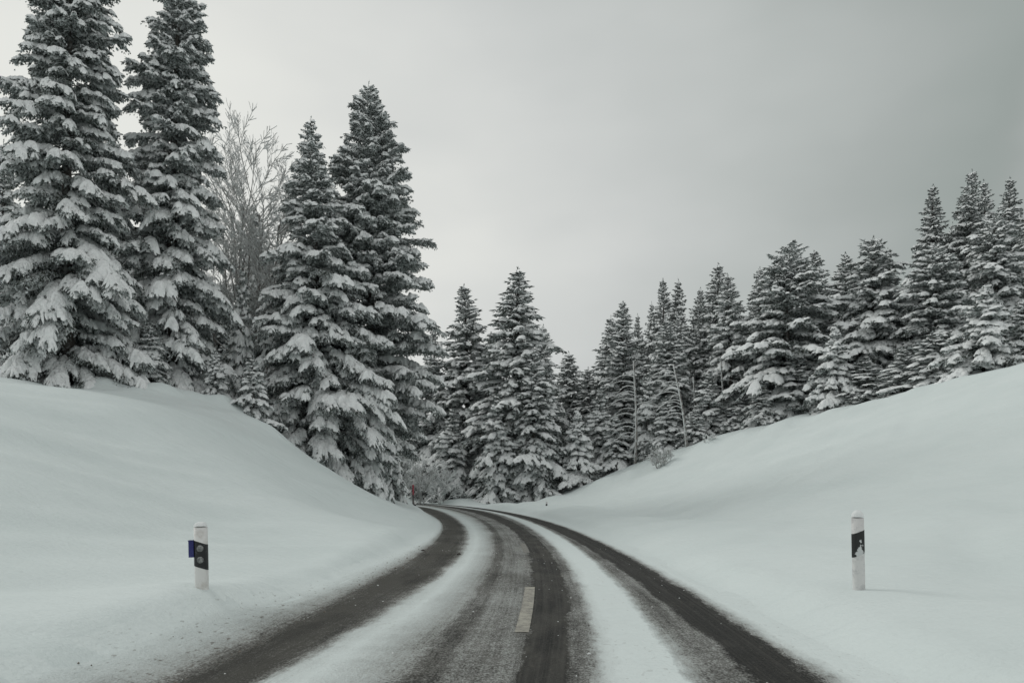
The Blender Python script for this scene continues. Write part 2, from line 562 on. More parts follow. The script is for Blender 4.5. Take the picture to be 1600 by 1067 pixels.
            b0 = np.arange(nf)[:, None, None] * (na * 4) + np.arange(na - 1)[None, :, None] * 4 + np.arange(3)[None, None]
            fq = np.stack([b0, b0 + 1, b0 + 5, b0 + 4], -1).reshape(-1, 4)
            sq = np.vstack([sq, fq + len(sv)]); sv = np.vstack([sv, FV])
    return kites, sv, sq, spine(np.linspace(0, .96, 7)), slope


HI = dict(step=.10, tl=.17, kw=.026, ts=.075, reps=3, su=.04, sv=11, sth=1.7, jit=.011, gap=.40, pw=.66, fw=.056, cmp=.8, sub=(4.6, 6.4), mpw=.50, mk=.17, sl=(.16, .32))
ME = dict(step=.17, tl=.30, kw=.050, ts=.16, reps=3, su=.085, sv=7, sth=1.5, jit=.015, gap=.50, pw=.80, fw=.100, cmp=1.1, sub=(2.6, 3.8), mpw=.65, mk=.36, sl=(.20, .40))


def make_spruce(H, Rm, seed, D, snow=.7, hang=1.0, power=.85, clear=.03, full=.9, needle=None, top_snow=.35, ragged=.26, up=.0, lean=0., nb=6, droop=1., lowcut=.72):
    """meshes (trunk, crown, snow) of one spruce of height H and bough length Rm, standing at the origin"""
    rng = np.random.RandomState(seed)
    needle = needle or M_NEEDLE
    KV = []; SV = []; SQ = []; ns = 0
    wood = MB()
    tr = lambda z: (.018 * H * .75) * (1 - z / H) ** .85 + .012
    bendx, bendy = rng.uniform(-.012, .012, 2) * H
    ax = lambda z: np.array([bendx * math.sin(z / H * 3.1) + lean * z, bendy * math.sin(z / H * 2.3), 0])
    z = clear * H
    lob = rng.rand(12, int(H / 1.1) + 3)
    gap = D['gap']
    while z < H * .985:
        t = z / H
        prof = (1 - t) ** power * full * min(1, .72 + (1 - t) * 1.8) + .02
        lowf = min(1, lowcut + (t - clear) * 3.0)
        Lr = Rm * prof * lowf
        g = gap * (.45 + .55 * prof) * rng.uniform(.7, 1.3)
        nbr = nb if t < .9 else max(4, nb - 1)
        a0 = rng.rand() * 6.28
        for k in range(nbr):
            if rng.rand() < .06: continue
            L = Lr * (1 + rng.uniform(-ragged, ragged * .8))
            if rng.rand() < .10: L *= rng.uniform(.55, .8)
            li_ = int((az_ := (a0 + k * 2 * math.pi / nbr)) / (2 * math.pi) * 12) % 12
            L *= .74 + .50 * (lob[li_, int(z / 1.1)] * .6 + lob[(li_ + 1) % 12, int(z / 1.1) + 1] * .4)
            if rng.rand() < .07: L *= 1.22
            L = max(L, .12)
            az = a0 + (k + rng.uniform(-.3, .3)) * 2 * math.pi / nbr
            # young top boughs rise, old low boughs hang under their load
            a_ = .55 * t ** 1.6 + rng.uniform(-.08, .16) + up
            b_ = (.80 - .62 * t) * rng.uniform(.5, 1.4) * droop + .05
            sn = snow * (1 if t < .75 else 1 - (t - .75) / .25 * (1 - top_snow))
            sn = sn * rng.uniform(.5, 1.3) if rng.rand() < .94 else 0
            Dk = D if rng.rand() > .09 or t > .85 else dict(D, sth=D['sth'] * 1.4, pw=1.0)
            if Dk is not D: sn = max(sn, .9)
            compound = L > D['cmp']
            todo = [(0, 0, 0., L, a_, b_, sn, dict(Dk, pw=D['mpw'] * Dk['pw'] / D['pw']) if compound else Dk, .50 if compound else 1.)]
            c, s_ = math.cos(az), math.sin(az)
            Rz = np.array([[c, s_, 0], [-s_, c, 0], [0, 0, 1]])
            o = ax(z) + np.array([0, 0, z + rng.uniform(-.5, .5) * g])
            for q_, (uu_, px_, turn, L_, aa, bb, sn_, DD, wk) in enumerate(todo):
                kt, sv, sq, sp, slp = branch(L_, aa, bb, rng, DD, min(sn_, 1.05), hang * (1 - .5 * t), wk)
                if q_ == 0:
                    o_, Rq = o, Rz
                    if compound:
                        ns_ = int(rng.uniform(D['sub'][0], D['sub'][1]) * min(L, 3))
                        for m_ in range(ns_):
                            us_ = rng.uniform(.28, .88)
                            i_ = us_ / .96 * 6; i0 = min(int(i_), 5); pt = sp[i0] * (1 - i_ + i0) + sp[i0 + 1] * (i_ - i0)
                            sg_ = 1 if (m_ % 2) else -1
                            L2 = L * rng.uniform(*D['sl']) * (1.15 - .45 * us_) + .14
                            tn = sg_ * math.radians(rng.uniform(22, 62) * (1.1 - .4 * us_))
                            sn2 = sn * rng.uniform(.5, 1.4) if rng.rand() < .85 else .0
                            D2 = D if rng.rand() > .12 else dict(D, sth=D['sth'] * 1.35, pw=1.)
                            todo.append((us_, pt, tn, L2, slp(us_) * .75 + rng.uniform(-.05, .2), rng.uniform(.25, .75) * droop, sn2, D2, 1.15))
                else:
                    o_ = px_ @ Rz + o
                    c, s_ = math.cos(az + turn), math.sin(az + turn)
                    Rq = np.array([[c, s_, 0], [-s_, c, 0], [0, 0, 1]])
                KV.append((kt.reshape(-1, 3) @ Rq + o_).astype(np.float32))
                if sv is not None:
                    SV.append((sv @ Rq + o_).astype(np.float32)); SQ.append(sq + ns); ns += len(sv)
                if L_ > .6:
                    wood.tube(sp @ Rq + o_, np.linspace(.008 + .009 * L_, .005, 7), 3, False)
        z += g
    # leader
    kt, sv, sq, sp, _s = branch(.55, 0, 0, rng, D, 0, .2)
    M_ = np.array([[0, 0, 1.], [0, 1, 0], [1, 0, 0]])
    KV.append((kt.reshape(-1, 3) @ M_ * np.array([.5, .5, 1]) + ax(H) + np.array([0, 0, H - .55])).astype(np.float32))
    KV = np.vstack(KV)
    nk = len(KV) // 4
    wv = np.vstack(wood.v); wq = np.vstack(wood.q)
    q = np.arange(nk * 4).reshape(-1, 4)
    crown = mesh_np('crown', np.vstack([KV, wv]), [q, wq + len(KV)], [needle, M_BARK], False,
                    np.concatenate([np.zeros(nk), np.ones(len(wq))]))
    sm_ = mesh_np('snow', np.vstack(SV), [np.vstack(SQ)], [M_TSNOW], True) if SV else None
    tb = MB()
    zz = np.linspace(-.6, H * .985, 14)
    tb.tube([ax(max(v, 0)) + np.array([0, 0, v]) for v in zz], [tr(max(v, 0)) * (1.25 if v < .1 else 1) for v in zz], 9)
    trunk = tb.build('trunk', [M_BARK], True)
    return dict(H=H, R=Rm, crown=crown, snow=sm_, trunk=trunk)


def place_spruce(proto, loc, H, R, label, group, name='spruce_tree', rot=0., cat='tree'):
    e = bpy.data.objects.new(name, None)
    e.location = loc
    e.rotation_euler = (.02 * math.sin(rot * 7.3), .022 * math.cos(rot * 5.1 + H), rot)
    e.empty_display_size = .5
    f = R / proto['R']
    e.scale = (f, f, H / proto['H'])
    COL.objects.link(e)
    tag(e, label, cat, group)
    for k, nm in (('trunk', 'trunk'), ('crown', 'crown'), ('snow', 'snow_load')):
        if proto[k] is not None:
            obj(nm, proto[k], e)
    return e


def spot(px, d):
    x = (px - CX) / F * d
    return x, d, hz(x, d)


def tree_at(px, top, d, hw, proto, label, group, rot=0., sink=.15, **kw):
    """px = trunk column, top = row of the tip, hw = half width in photo pixels"""
    x, y, z = spot(px, d)
    z -= sink
    H = CH - (top - YH) / F * d - z
    R = hw / F * d
    if callable(proto): proto = proto(H, R)
    return place_spruce(proto, (x, y, z), H, R, label, group, rot=rot, **kw)


# ------------------------------------------------------------------ near trees, each its own mesh
GL = 'tall snowy spruces on the left bank'
GR = 'snowy spruces along the crest of the right slope'
GC = 'snowy spruces standing at the end of the road'


def near(seed, **kw):
    return lambda H, R: make_spruce(H, R * .98, seed, HI, **kw)


tree_at(108, -150, 29, 118, near(11, top_snow=1.25, snow=.94, power=.62, full=1.08, ragged=.30, hang=1.15, droop=.78), 'largest spruce at the left edge, top cut by the frame, snow pillows on every bough', GL)
tree_at(268, -55, 32, 96, near(12, droop=.75, top_snow=1.15, snow=.88, power=.50, full=.95, hang=1.25, ragged=.25), 'tall dark columnar spruce between the largest edge spruce and the bare tree', GL)
tree_at(497, 186, 35, 118, near(13, droop=.75, lowcut=.55, snow=.94, power=.85, full=1.1, ragged=.22, hang=1.05, top_snow=.85), 'front left one of the twin spruces at the bend, lower tip, heavy snow lumps', GL)
tree_at(575, 132, 38, 130, near(44, snow=.92, power=.66, full=1.0, ragged=.24, hang=1.1, up=.08, top_snow=.95, droop=.5, clear=.13, lowcut=.5), 'taller rear one of the twin spruces at the bend, long level boughs reaching right', GL)

# ------------------------------------------------------------------ shared kinds for the farther trees
K = {}
K['a'] = make_spruce(17, 3.0, 21, ME, snow=1.02, power=.75, top_snow=.95)
K['b'] = make_spruce(18, 2.8, 22, ME, snow=.95, power=.72, hang=1.1, ragged=.3, top_snow=.9)
K['c'] = make_spruce(16, 3.0, 23, ME, snow=1.05, power=.72, ragged=.3, top_snow=.8)
K['d'] = make_spruce(17, 3.0, 33, ME, snow=.95, power=.80, ragged=.32, droop=.6, top_snow=.9)
K['dark'] = make_spruce(20, 3.3, 24, ME, snow=.78, power=.75, needle=M_NEEDLE_D, up=.05, top_snow=.9)
K['dark2'] = make_spruce(18, 3.0, 25, ME, snow=.70, power=.78, needle=M_NEEDLE_D, top_snow=.85)
K['pine'] = make_spruce(15, 4.0, 26, ME, snow=.95, power=.55, up=.12, ragged=.4, clear=.08, hang=.8, droop=.8, top_snow=.8)
K['pine2'] = make_spruce(15, 3.8, 27, ME, snow=1.05, power=.6, up=.10, ragged=.4, clear=.05, hang=.9, top_snow=.8)
K['s1'] = make_spruce(7, 1.8, 28, ME, snow=1.0, power=.8, nb=7)
K['s2'] = make_spruce(6, 1.6, 29, ME, snow=1.05, power=.65, nb=7)
K['s4'] = make_spruce(6.5, 2.0, 34, ME, snow=1.1, power=.9, nb=7, ragged=.35)
K['s5'] = make_spruce(6.5, 2.1, 36, dict(ME, pw=1.0, fw=.13, sth=1.7), snow=1.35, power=.85, nb=8, ragged=.3, top_snow=1.)
K['s3'] = make_spruce(3, .9, 30, ME, snow=1.0, power=.9, nb=6)
K['bare'] = make_spruce(17, 2.9, 31, ME, snow=1.0, power=.7, clear=.42, top_snow=.8)

T = [
    # px, top, d, half width, kind, rot, label, group
    (14, 222, 38, 60, 'a', .5, 'short snowy spruce peeping out behind the largest spruce at the frame edge', GL),
    (190, 190, 38, 62, 'c', 1.5, 'snowy spruce filling the gap between the two tallest left spruces', GL),
    (300, 330, 38, 55, 'dark', 2.2, 'dark shaded spruce at the foot of the columnar spruce, left of the bare tree', GL),
    (398, 330, 44, 62, 'c', .2, 'pale frosted spruce rising behind the bare tree', GL),
    (372, 425, 34, 38, 's1', 1.1, 'slim drooping young spruce between the bare tree and the twin spruces', GL),
    (446, 470, 36, 62, 's1', 2.9, 'low bushy spruce crowding the left foot of the twin spruces', GL),
    (562, 525, 36, 52, 's2', .4, 'wide low spruce with the big white snow lump, under the twin spruces', GL),
    (612, 640, 47, 28, 's1', 2.5, 'greyish low spruce right of the twin spruces, beside the red pole', GL),
    (60, 470, 29.5, 62, 's1', 3.9, 'low snow-heaped spruce in front of the largest edge spruce', GL),
    (338, 545, 31.2, 30, 's4', 1.3, 'squat snow-heaped young spruce on the crest below the columnar spruce', GL),
    (398, 560, 31.0, 34, 's2', 4.4, 'small bushy spruce on the crest, touching the left side of the twin spruces', GL),
    (232, 500, 30.2, 40, 's1', 5.2, 'young drooping spruce in front of the gap between the two tallest left spruces', GL),
    # centre
    (678, 520, 78, 46, 'dark2', 1.0, 'dark spruce hiding half behind the twin spruces, left in the row at the road end', GC),
    (727, 448, 76, 62, 'dark', .3, 'dark spruce with little snow, lower of the two tall ones at the road end', GC),
    (762, 520, 74, 46, 'a', 2.0, 'narrow spruce squeezed between the two tall spruces at the road end', GC),
    (806, 422, 70, 74, 'b', 1.2, 'tallest spruce at the road end, with a slender pointed tip', GC),
    (836, 545, 67, 48, 'c', 2.6, 'bright snowy spruce in front of the tallest spruce at the road end', GC),
    (850, 510, 78, 44, 'a', .9, 'spruce peeping over the right shoulder of the tallest road-end spruce', GC),
    (892, 552, 82, 48, 'c', 3.3, 'mid-height snowy spruce in the dip between the road-end group and the right forest', GC),
    (915, 575, 80, 38, 'b', 4.1, 'lowest of the spruces in the dip of the skyline', GC),
    (903, 645, 67, 36, 's5', 0.4, 'small spruce wearing a big rounded snow cap beside the road-end group', GC),
    (780, 620, 66.5, 40, 's1', 3.0, 'short dark-bottomed spruce at the roadside beneath the tallest road-end spruce', GC),
    (706, 640, 72, 38, 's1', 1.9, 'short frosted spruce at the road end near the tiny delineator', GC),
    # right forest, left to right
    (953, 496, 80, 42, 'b', .1, 'spruce with a blunt tip at the left end of the right forest', GR),
    (973, 473, 74, 52, 'd', 1.3, 'first pointed spruce of the right forest, over the bare arching trunk', GR),
    (998, 492, 90, 26, 'dark2', 2.2, 'thin dark tip just right of the first pointed spruce', GR),
    (1013, 474, 88, 26, 'dark2', 3.1, 'slim dark spruce tip left of the double tips', GR),
    (1037, 436, 82, 40, 'dark', .8, 'left one of the double dark tips in the right forest', GR),
    (1056, 437, 82, 40, 'dark2', 2.7, 'right one of the double dark tips in the right forest', GR),
    (1046, 500, 70, 50, 'bare', 1.7, 'snow-lumped spruce in front of the double dark tips', GR),
    (1089, 452, 86, 34, 'dark', 4.0, 'short dark tip between the double tips and the tall narrow spruce', GR),
    (1119, 415, 76, 48, 'b', 1.0, 'tall narrow spruce near the middle of the right forest', GR),
    (1144, 430, 68, 46, 'bare', 2.3, 'snow-heaped spruce right beside the tall narrow one, bare stem below', GR),
    (1191, 418, 78, 40, 'a', .6, 'spruce standing behind the left edge of the broad pine', GR),
    (1228, 385, 64, 74, 'pine', 1.1, 'broad round-topped conifer, widest of the right forest, sweeping boughs to the left', GR),
    (1276, 392, 68, 54, 'd', 3.6, 'spruce with a thin crossed tip right of the broad conifer', GR),
    (1303, 515, 58, 42, 's5', .3, 'young snow-covered spruce at the crest edge below the broad conifer', GR),
    (1320, 395, 74, 50, 'a', 2.1, 'spruce with a flattened top left of the round heaped conifer', GR),
    (1364, 372, 62, 70, 'pine2', .2, 'round heaped conifer in the middle of the right slope crest', GR),
    (1391, 390, 72, 34, 'dark', 1.6, 'dark tip behind the round heaped conifer', GR),
    (1456, 290, 70, 50, 'dark2', .9, 'dark spruce at the left of the high group near the frame edge', GR),
    (1462, 385, 58, 60, 'pine', 3.9, 'grey conifer in front of the dark spruce of the high group', GR),
    (1518, 266, 68, 48, 'dark', 2.8, 'highest spruce tip of the right forest', GR),
    (1546, 283, 72, 40, 'b', .7, 'spruce tip just right of the highest one', GR),
    (1574, 279, 70, 46, 'dark2', 3.4, 'pointed spruce at the far right of the high group', GR),
    (1562, 335, 58, 62, 'pine2', 1.4, 'sprawling conifer in front of the high group at the frame edge', GR),
    (1538, 450, 46, 66, 's5', 2.0, 'brightly snow-covered low spruce near the top of the open slope', GR),
    (1625, 300, 62, 60, 'a', .5, 'spruce cut by the right frame edge', GR),
    (1190, 590, 62, 30, 's1', 1.2, 'small spruce with a snowy skirt at the crest left of the broad conifer', GR),
    (1245, 560, 62, 44, 's2', 4.2, 'low spreading spruce at the foot of the broad conifer', GR),
    (1350, 560, 57, 44, 's1', 5.1, 'low spruce at the left foot of the round heaped conifer', GR),
    (1410, 545, 54, 46, 's4', 3.2, 'young spruce with spread snowy boughs at the right foot of the round heaped conifer', GR),
    (1340, 612, 56, 14, 's3', .2, 'tiny spruce sapling at the crest between two bigger spruces', GR),
    (1456, 520, 52, 46, 's2', 1.0, 'low snowy spruce on the crest below the grey conifer', GR),
    (1598, 470, 46, 42, 's2', 2.7, 'low spruce half out of the picture at the top of the slope', GR),
    (1108, 585, 66, 36, 's1', 2.2, 'understorey spruce below the tall narrow one', GR),
    (1150, 610, 65, 30, 's1', .8, 'understorey spruce beneath the bare-stemmed snow-heaped spruce', GR),
    (1042, 620, 66, 30, 's1', 4.6, 'understorey spruce left of the leaning birch', GR),
    (1086, 640, 64, 22, 's2', 3.7, 'small snowy spruce right at the root of the leaning birch', GR),
    (1012, 585, 68, 30, 's1', 5.5, 'understorey spruce right of the bare arching trunk', GR),
    (940, 610, 70, 34, 's1', 1.5, 'understorey spruce at the left end of the right forest', GR),
    (960, 650, 68, 26, 's2', .1, 'small dark-footed spruce left of the bare arching trunk', GR),
]
for (px, top, d, hw, kind, rot, label, group) in T:
    tree_at(px, top, d, hw * (1.05 if d < 50 else 1.28), K[kind], label, group, rot=rot)

# deep forest behind the front rows
rng = np.random.RandomState(77)
sky_px = np.array([-60, 0, 150, 300, 420, 560, 640, 700, 760, 820, 880, 920, 960, 1010, 1060, 1100, 1150, 1200, 1260, 1330, 1400, 1440, 1500, 1600, 1700])
sky_y = np.array([330, 330, 300, 400, 430, 420, 610, 600, 590, 540, 600, 610, 540, 490, 470, 465, 455, 445, 420, 425, 405, 370, 310, 310, 310])
kinds = ['dark', 'dark2', 'b', 'dark', 'a', 'dark2']
i = 0
for row, (dl, dr_) in enumerate(((50, 86), (58, 96), (70, 110))):
    for px in np.arange(-40 + row * 13, 1680, 46 if row else 42):
        pxj = px + rng.uniform(-12, 12)
        d = (dl if pxj < 560 else (86 + row * 12 if pxj < 960 else dr_ - 6 - (pxj - 960) / 660 * 14)) + rng.uniform(-3, 3)
        top = np.interp(pxj, sky_px, sky_y) + rng.uniform(15, 70) + row * 4
        kd = kinds[i % len(kinds)]; i += 1
        side = 'left' if pxj < 640 else 'right'
        lab = 'dark spruce deep in the wood behind the front trees of the left bank' if pxj < 640 else \
              'dark spruce deep in the wood behind the front trees of the right slope'
        tree_at(pxj, top, d, rng.uniform(38, 56) * 60 / d, K[kd], lab, 'spruces deep in the ' + side + ' wood', rot=rng.rand() * 6.28)


# ------------------------------------------------------------------ bare trees and shrubs
def grow(rng, base, dir_, length, rad, depth, spread, segs, out, ratio=.62, kids=(3, 5), curl=.12, grav=0.):
    pts_ = [np.array(base, float)]; d = np.array(dir_, float); d /= np.linalg.norm(d)
    for k in range(segs):
        d = d + rng.normal(size=3) * curl; d[2] += grav; d /= np.linalg.norm(d)
        pts_.append(pts_[-1] + d * length / segs)
    out.append((np.array(pts_), np.linspace(rad, rad * .45, segs + 1), depth))
    if depth == 0: return
    for k in range(rng.randint(*kids) + (1 if depth > 2 else 0)):
        t = rng.uniform(.3, 1.0); i_ = min(int(t * segs), segs - 1); f_ = t * segs - i_
        p_ = pts_[i_] * (1 - f_) + pts_[i_ + 1] * f_
        dd_ = pts_[i_ + 1] - pts_[i_]; dd_ /= np.linalg.norm(dd_)
        rv = rng.normal(size=3); rv -= dd_ * (rv @ dd_); rv /= np.linalg.norm(rv)
        nd = dd_ + rv * spread * rng.uniform(.6, 1.3)
        grow(rng, p_, nd, length * ratio * rng.uniform(.7, 1.15), rad * .5 * (1.1 - .4 * t), depth - 1, spread, max(2, segs - 1), out, ratio, kids, curl, grav)


def bare_plant(name, loc, stems, label, cat, group=None, seed=0, mat=None, snow_from=1, minr=.006, snow_k=1.0, main='trunk'):
    """stems: list of kwargs for grow; children: trunk, twigs, snow"""
    rng = np.random.RandomState(seed)
    out = []
    for st in stems: grow(rng, out=out, **st)
    e = bpy.data.objects.new(name, None); e.location = loc; COL.objects.link(e); tag(e, label, cat, group)
    top = max(o_[2] for o_ in out)
    tr = MB(); tw = MB(); sn = MB()
    for p_, r_, dep in out:
        r_ = np.maximum(r_, minr)
        (tr if dep == top else tw).tube(p_, r_, 6 if dep >= top - 1 else 3, False)
        if dep >= snow_from and dep < top + 1:
            off = np.zeros_like(p_); off[:, 2] = r_ * .9 + .004
            dirv = np.gradient(p_, axis=0); hor = np.hypot(dirv[:, 0], dirv[:, 1]) / (np.linalg.norm(dirv, axis=1) + 1e-9)
            sn.tube(p_ + off, (r_ * .9 + .012 * snow_k) * np.clip(hor * 1.3, .12, 1), 4, False)
    mat = mat or M_TWIG
    obj(main, tr.build(main, [mat], True), e)
    if tw.n: obj('branches', tw.build('branches', [mat]), e)
    if sn.n: obj('snow_load', sn.build('snow_load', [M_TSNOW], True), e)
    return e


# the bare broadleaf on the left bank
x, y, z = spot(383, 39)
Hb = CH - (222 - YH) / F * 39 - z
bare_plant('bare_tree', (x, y, z - .2),
           [dict(base=(.25 * q_, .1 * (i_ % 2), 0), dir_=(.085 * q_ + .01, 0, 1), length=Hb * (.80 - .04 * abs(q_)), rad=.075, depth=3, spread=.75, segs=9,
                 ratio=.33, kids=(10, 14), curl=.05, grav=.03) for i_, q_ in enumerate((0, -1, 1, -2, 2))],
           'leafless tree with fine frosted twigs rising between the left spruces', 'tree', seed=4, snow_from=0, minr=.008, snow_k=.5)

# dead trunk with arching bare boughs, right wood
def arch_tree(px, top, d, seed, label, leanx=0., nb=16, bl=2.6, lo=.18, hi=.75, side=None, sr=.6):
    rng = np.random.RandomState(seed)
    x, y, z = spot(px, d)
    H = CH - (top - YH) / F * d - z
    e = bpy.data.objects.new('bare_tree', None); e.location = (x, y, z - .2); COL.objects.link(e); tag(e, label, 'tree')
    tr = MB(); tw = MB(); sn = MB()
    zz = np.linspace(0, H, 12)
    ax = np.stack([leanx * zz + .12 * np.sin(zz / H * 4), 0 * zz, zz], 1)
    tr.tube(ax, np.linspace(.14, .035, 12), 7)
    sn.tube(ax + np.array([-.07, -.06, 0]), np.linspace(.07, .04, 12) * sr, 5)
    for k in range(nb):
        t = lo + (hi - lo) * (k + rng.rand() * .8) / nb
        p0 = np.array([np.interp(t * H, zz, ax[:, 0]), 0, t * H])
        az = rng.uniform(0, 6.28) if side is None else (math.pi if rng.rand() < side else 0) + rng.uniform(-.9, .9)
        L = bl * rng.uniform(.6, 1.15)
        s = np.linspace(0, 1, 7)
        b = np.stack([math.cos(az) * L * s, math.sin(az) * L * s, L * (.55 * s - .75 * s * s)], 1) + p0
        tw.tube(b, np.linspace(.028, .010, 7), 4, False)
        sn.tube(b + np.array([0, 0, .035]), np.linspace(.055, .028, 7) * sr, 5, False)
        for m in range(5):
            q = b[2 + m % 5]; az2 = az + rng.choice([-1, 1]) * rng.uniform(.4, .9)
            l2 = L * .3
            c = np.stack([math.cos(az2) * l2 * s[:4] * 1.5, math.sin(az2) * l2 * s[:4] * 1.5, -.25 * l2 * s[:4]], 1) + q
            tw.tube(c, np.linspace(.014, .008, 4), 3, False)
            sn.tube(c + np.array([0, 0, .015]), np.linspace(.026, .014, 4) * sr, 4, False)
    obj('trunk', tr.build('trunk', [M_TWIG], True), e)
    obj('branches', tw.build('branches', [M_TWIG]), e)
    obj('snow_load', sn.build('snow_load', [M_TSNOW], True), e)


arch_tree(992, 560, 66, 3, 'bare trunk with arching snow-lined boughs at the left end of the right wood', .0, 15, 2.6, .2, .85, .7)
arch_tree(1073, 565, 63, 9, 'leaning pale birch trunk with bare boughs bending to the left', -.14, 11, 2.4, .4, .9, .95)
arch_tree(1128, 560, 66, 15, 'thin bare stem with short twigs between birch and broad conifer', .0, 10, 1.0, .2, .9, None)
arch_tree(1085, 585, 67, 16, 'second thin bare stem just right of the leaning birch', .0, 8, .8, .2, .9, None)
arch_tree(330, 470, 35, 18, 'thin bare stem standing in the dark gap left of the bare tree', .03, 9, 1.1, .2, .95, None)

# shrubs
def shrub(px, d, h, seed, label, n_=9, spread=.5, snow_k=1.0, depth=3, sink=.1):
    x, y, z = spot(px, d)
    r = np.random.RandomState(seed)
    st = []
    for k in range(n_):
        a = r.rand() * 6.28; q = r.uniform(.1, spread)
        st.append(dict(base=(math.cos(a) * .12, math.sin(a) * .12, 0), dir_=(math.cos(a) * q, math.sin(a) * q, 1), length=h * r.uniform(.7, 1.), rad=.022, depth=depth, spread=.65, segs=5, ratio=.5, kids=(4, 6), curl=.12, grav=-.02))
    bare_plant('bare_shrub', (x, y, z - sink), st, label, 'shrub', 'leafless shrubs with frosted twigs', seed, snow_from=0, minr=.010, snow_k=snow_k, main='stems')


shrub(655, 66, 3.4, 5, 'frosted leafless bush behind the red pole at the bend', 8, .75, .8)
shrub(690, 67, 2.6, 6, 'low frosted bush at the road end right of the red pole', 8, 1.0, 1.4)
shrub(626, 50, 1.5, 7, 'dark low shrub at the foot of the bank left of the red pole', 9, .6, .8)
shrub(1030, 59, 1.3, 8, 'small leafless bush at the crest below the right wood', 10, .8, .6)
shrub(1105, 58.5, .8, 10, 'twiggy snow-lined brushwood on the crest right of the birch', 7, .9, 1.2, 2)
shrub(20, 28, 1.2, 12, 'brown twiggy bush at the foot of the largest left spruce', 8, 1.2, .6)

# snow humps at the tree feet
for px, d, r_, h_ in ((135, 28.3, .6, .25), (200, 29, 1.2, .22), (255, 29, .6, .3), (345, 30.5, .5, .35), (505, 34, .7, .5), (940, 62, 1.2, .4), (1100, 58.6, 1.0, .35), (1050, 59, .9, .3),
                      (1270, 55, 1.5, .25), (1430, 47, 1.2, .3), (860, 62.5, 1.4, .4), (820, 61.5, .9, .3), (20, 27, 1.5, .3), (160, 28.2, .5, .25), (300, 30, .7, .3), (365, 31, .5, .3), (395, 31, .4, .25), (430, 30, .6, .2), (1160, 57.5, .8, .25), (1210, 56.5, 1.3, .2), (1345, 51, 1.5, .2), (1500, 43.5, 1.2, .2), (980, 61.5, .8, .3), (316, 7.2, .55, .07)):
    MOUNDS.append(((px - CX) / F * d, d, r_, h_))

# ------------------------------------------------------------------ ground mesh
def axis(lo, hi, fine_lo, fine_hi, fine, grow_):
    v = list(np.arange(fine_lo, fine_hi, fine))
    s = fine; p_ = v[-1]
    while p_ < hi: s *= grow_; p_ += s; v.append(p_)
    s = fine; p_ = v[0]; pre = []
    while p_ > lo: s *= grow_; p_ -= s; pre.append(p_)
    return np.array(pre[::-1] + v)


gx = axis(-450, 450, -14, 16, .16, 1.025)
gy = axis(-80, 700, 3, 42, .20, 1.018)
XX, YY = np.meshgrid(gx, gy)
ZZ = hgt(XX, YY)
far = np.clip((np.hypot(XX, YY - 40) - 130) / 200, 0, 1)
ZZ = ZZ * (1 - far) + far * 9
ny, nx = XX.shape
i = np.arange(ny - 1)[:, None] * nx; j = np.arange(nx - 1)[None]
q = np.stack([i + j, i + j + 1, i + nx + j + 1, i + nx + j], -1).reshape(-1, 4)
ground = obj('snowy_ground', mesh_np('snowy_ground', np.stack([XX, YY, ZZ], -1).reshape(-1, 3), [q], [M_SNOW], True))
tag(ground, 'smooth snow-covered banks and slopes on both sides of the road', 'ground', kind='structure')

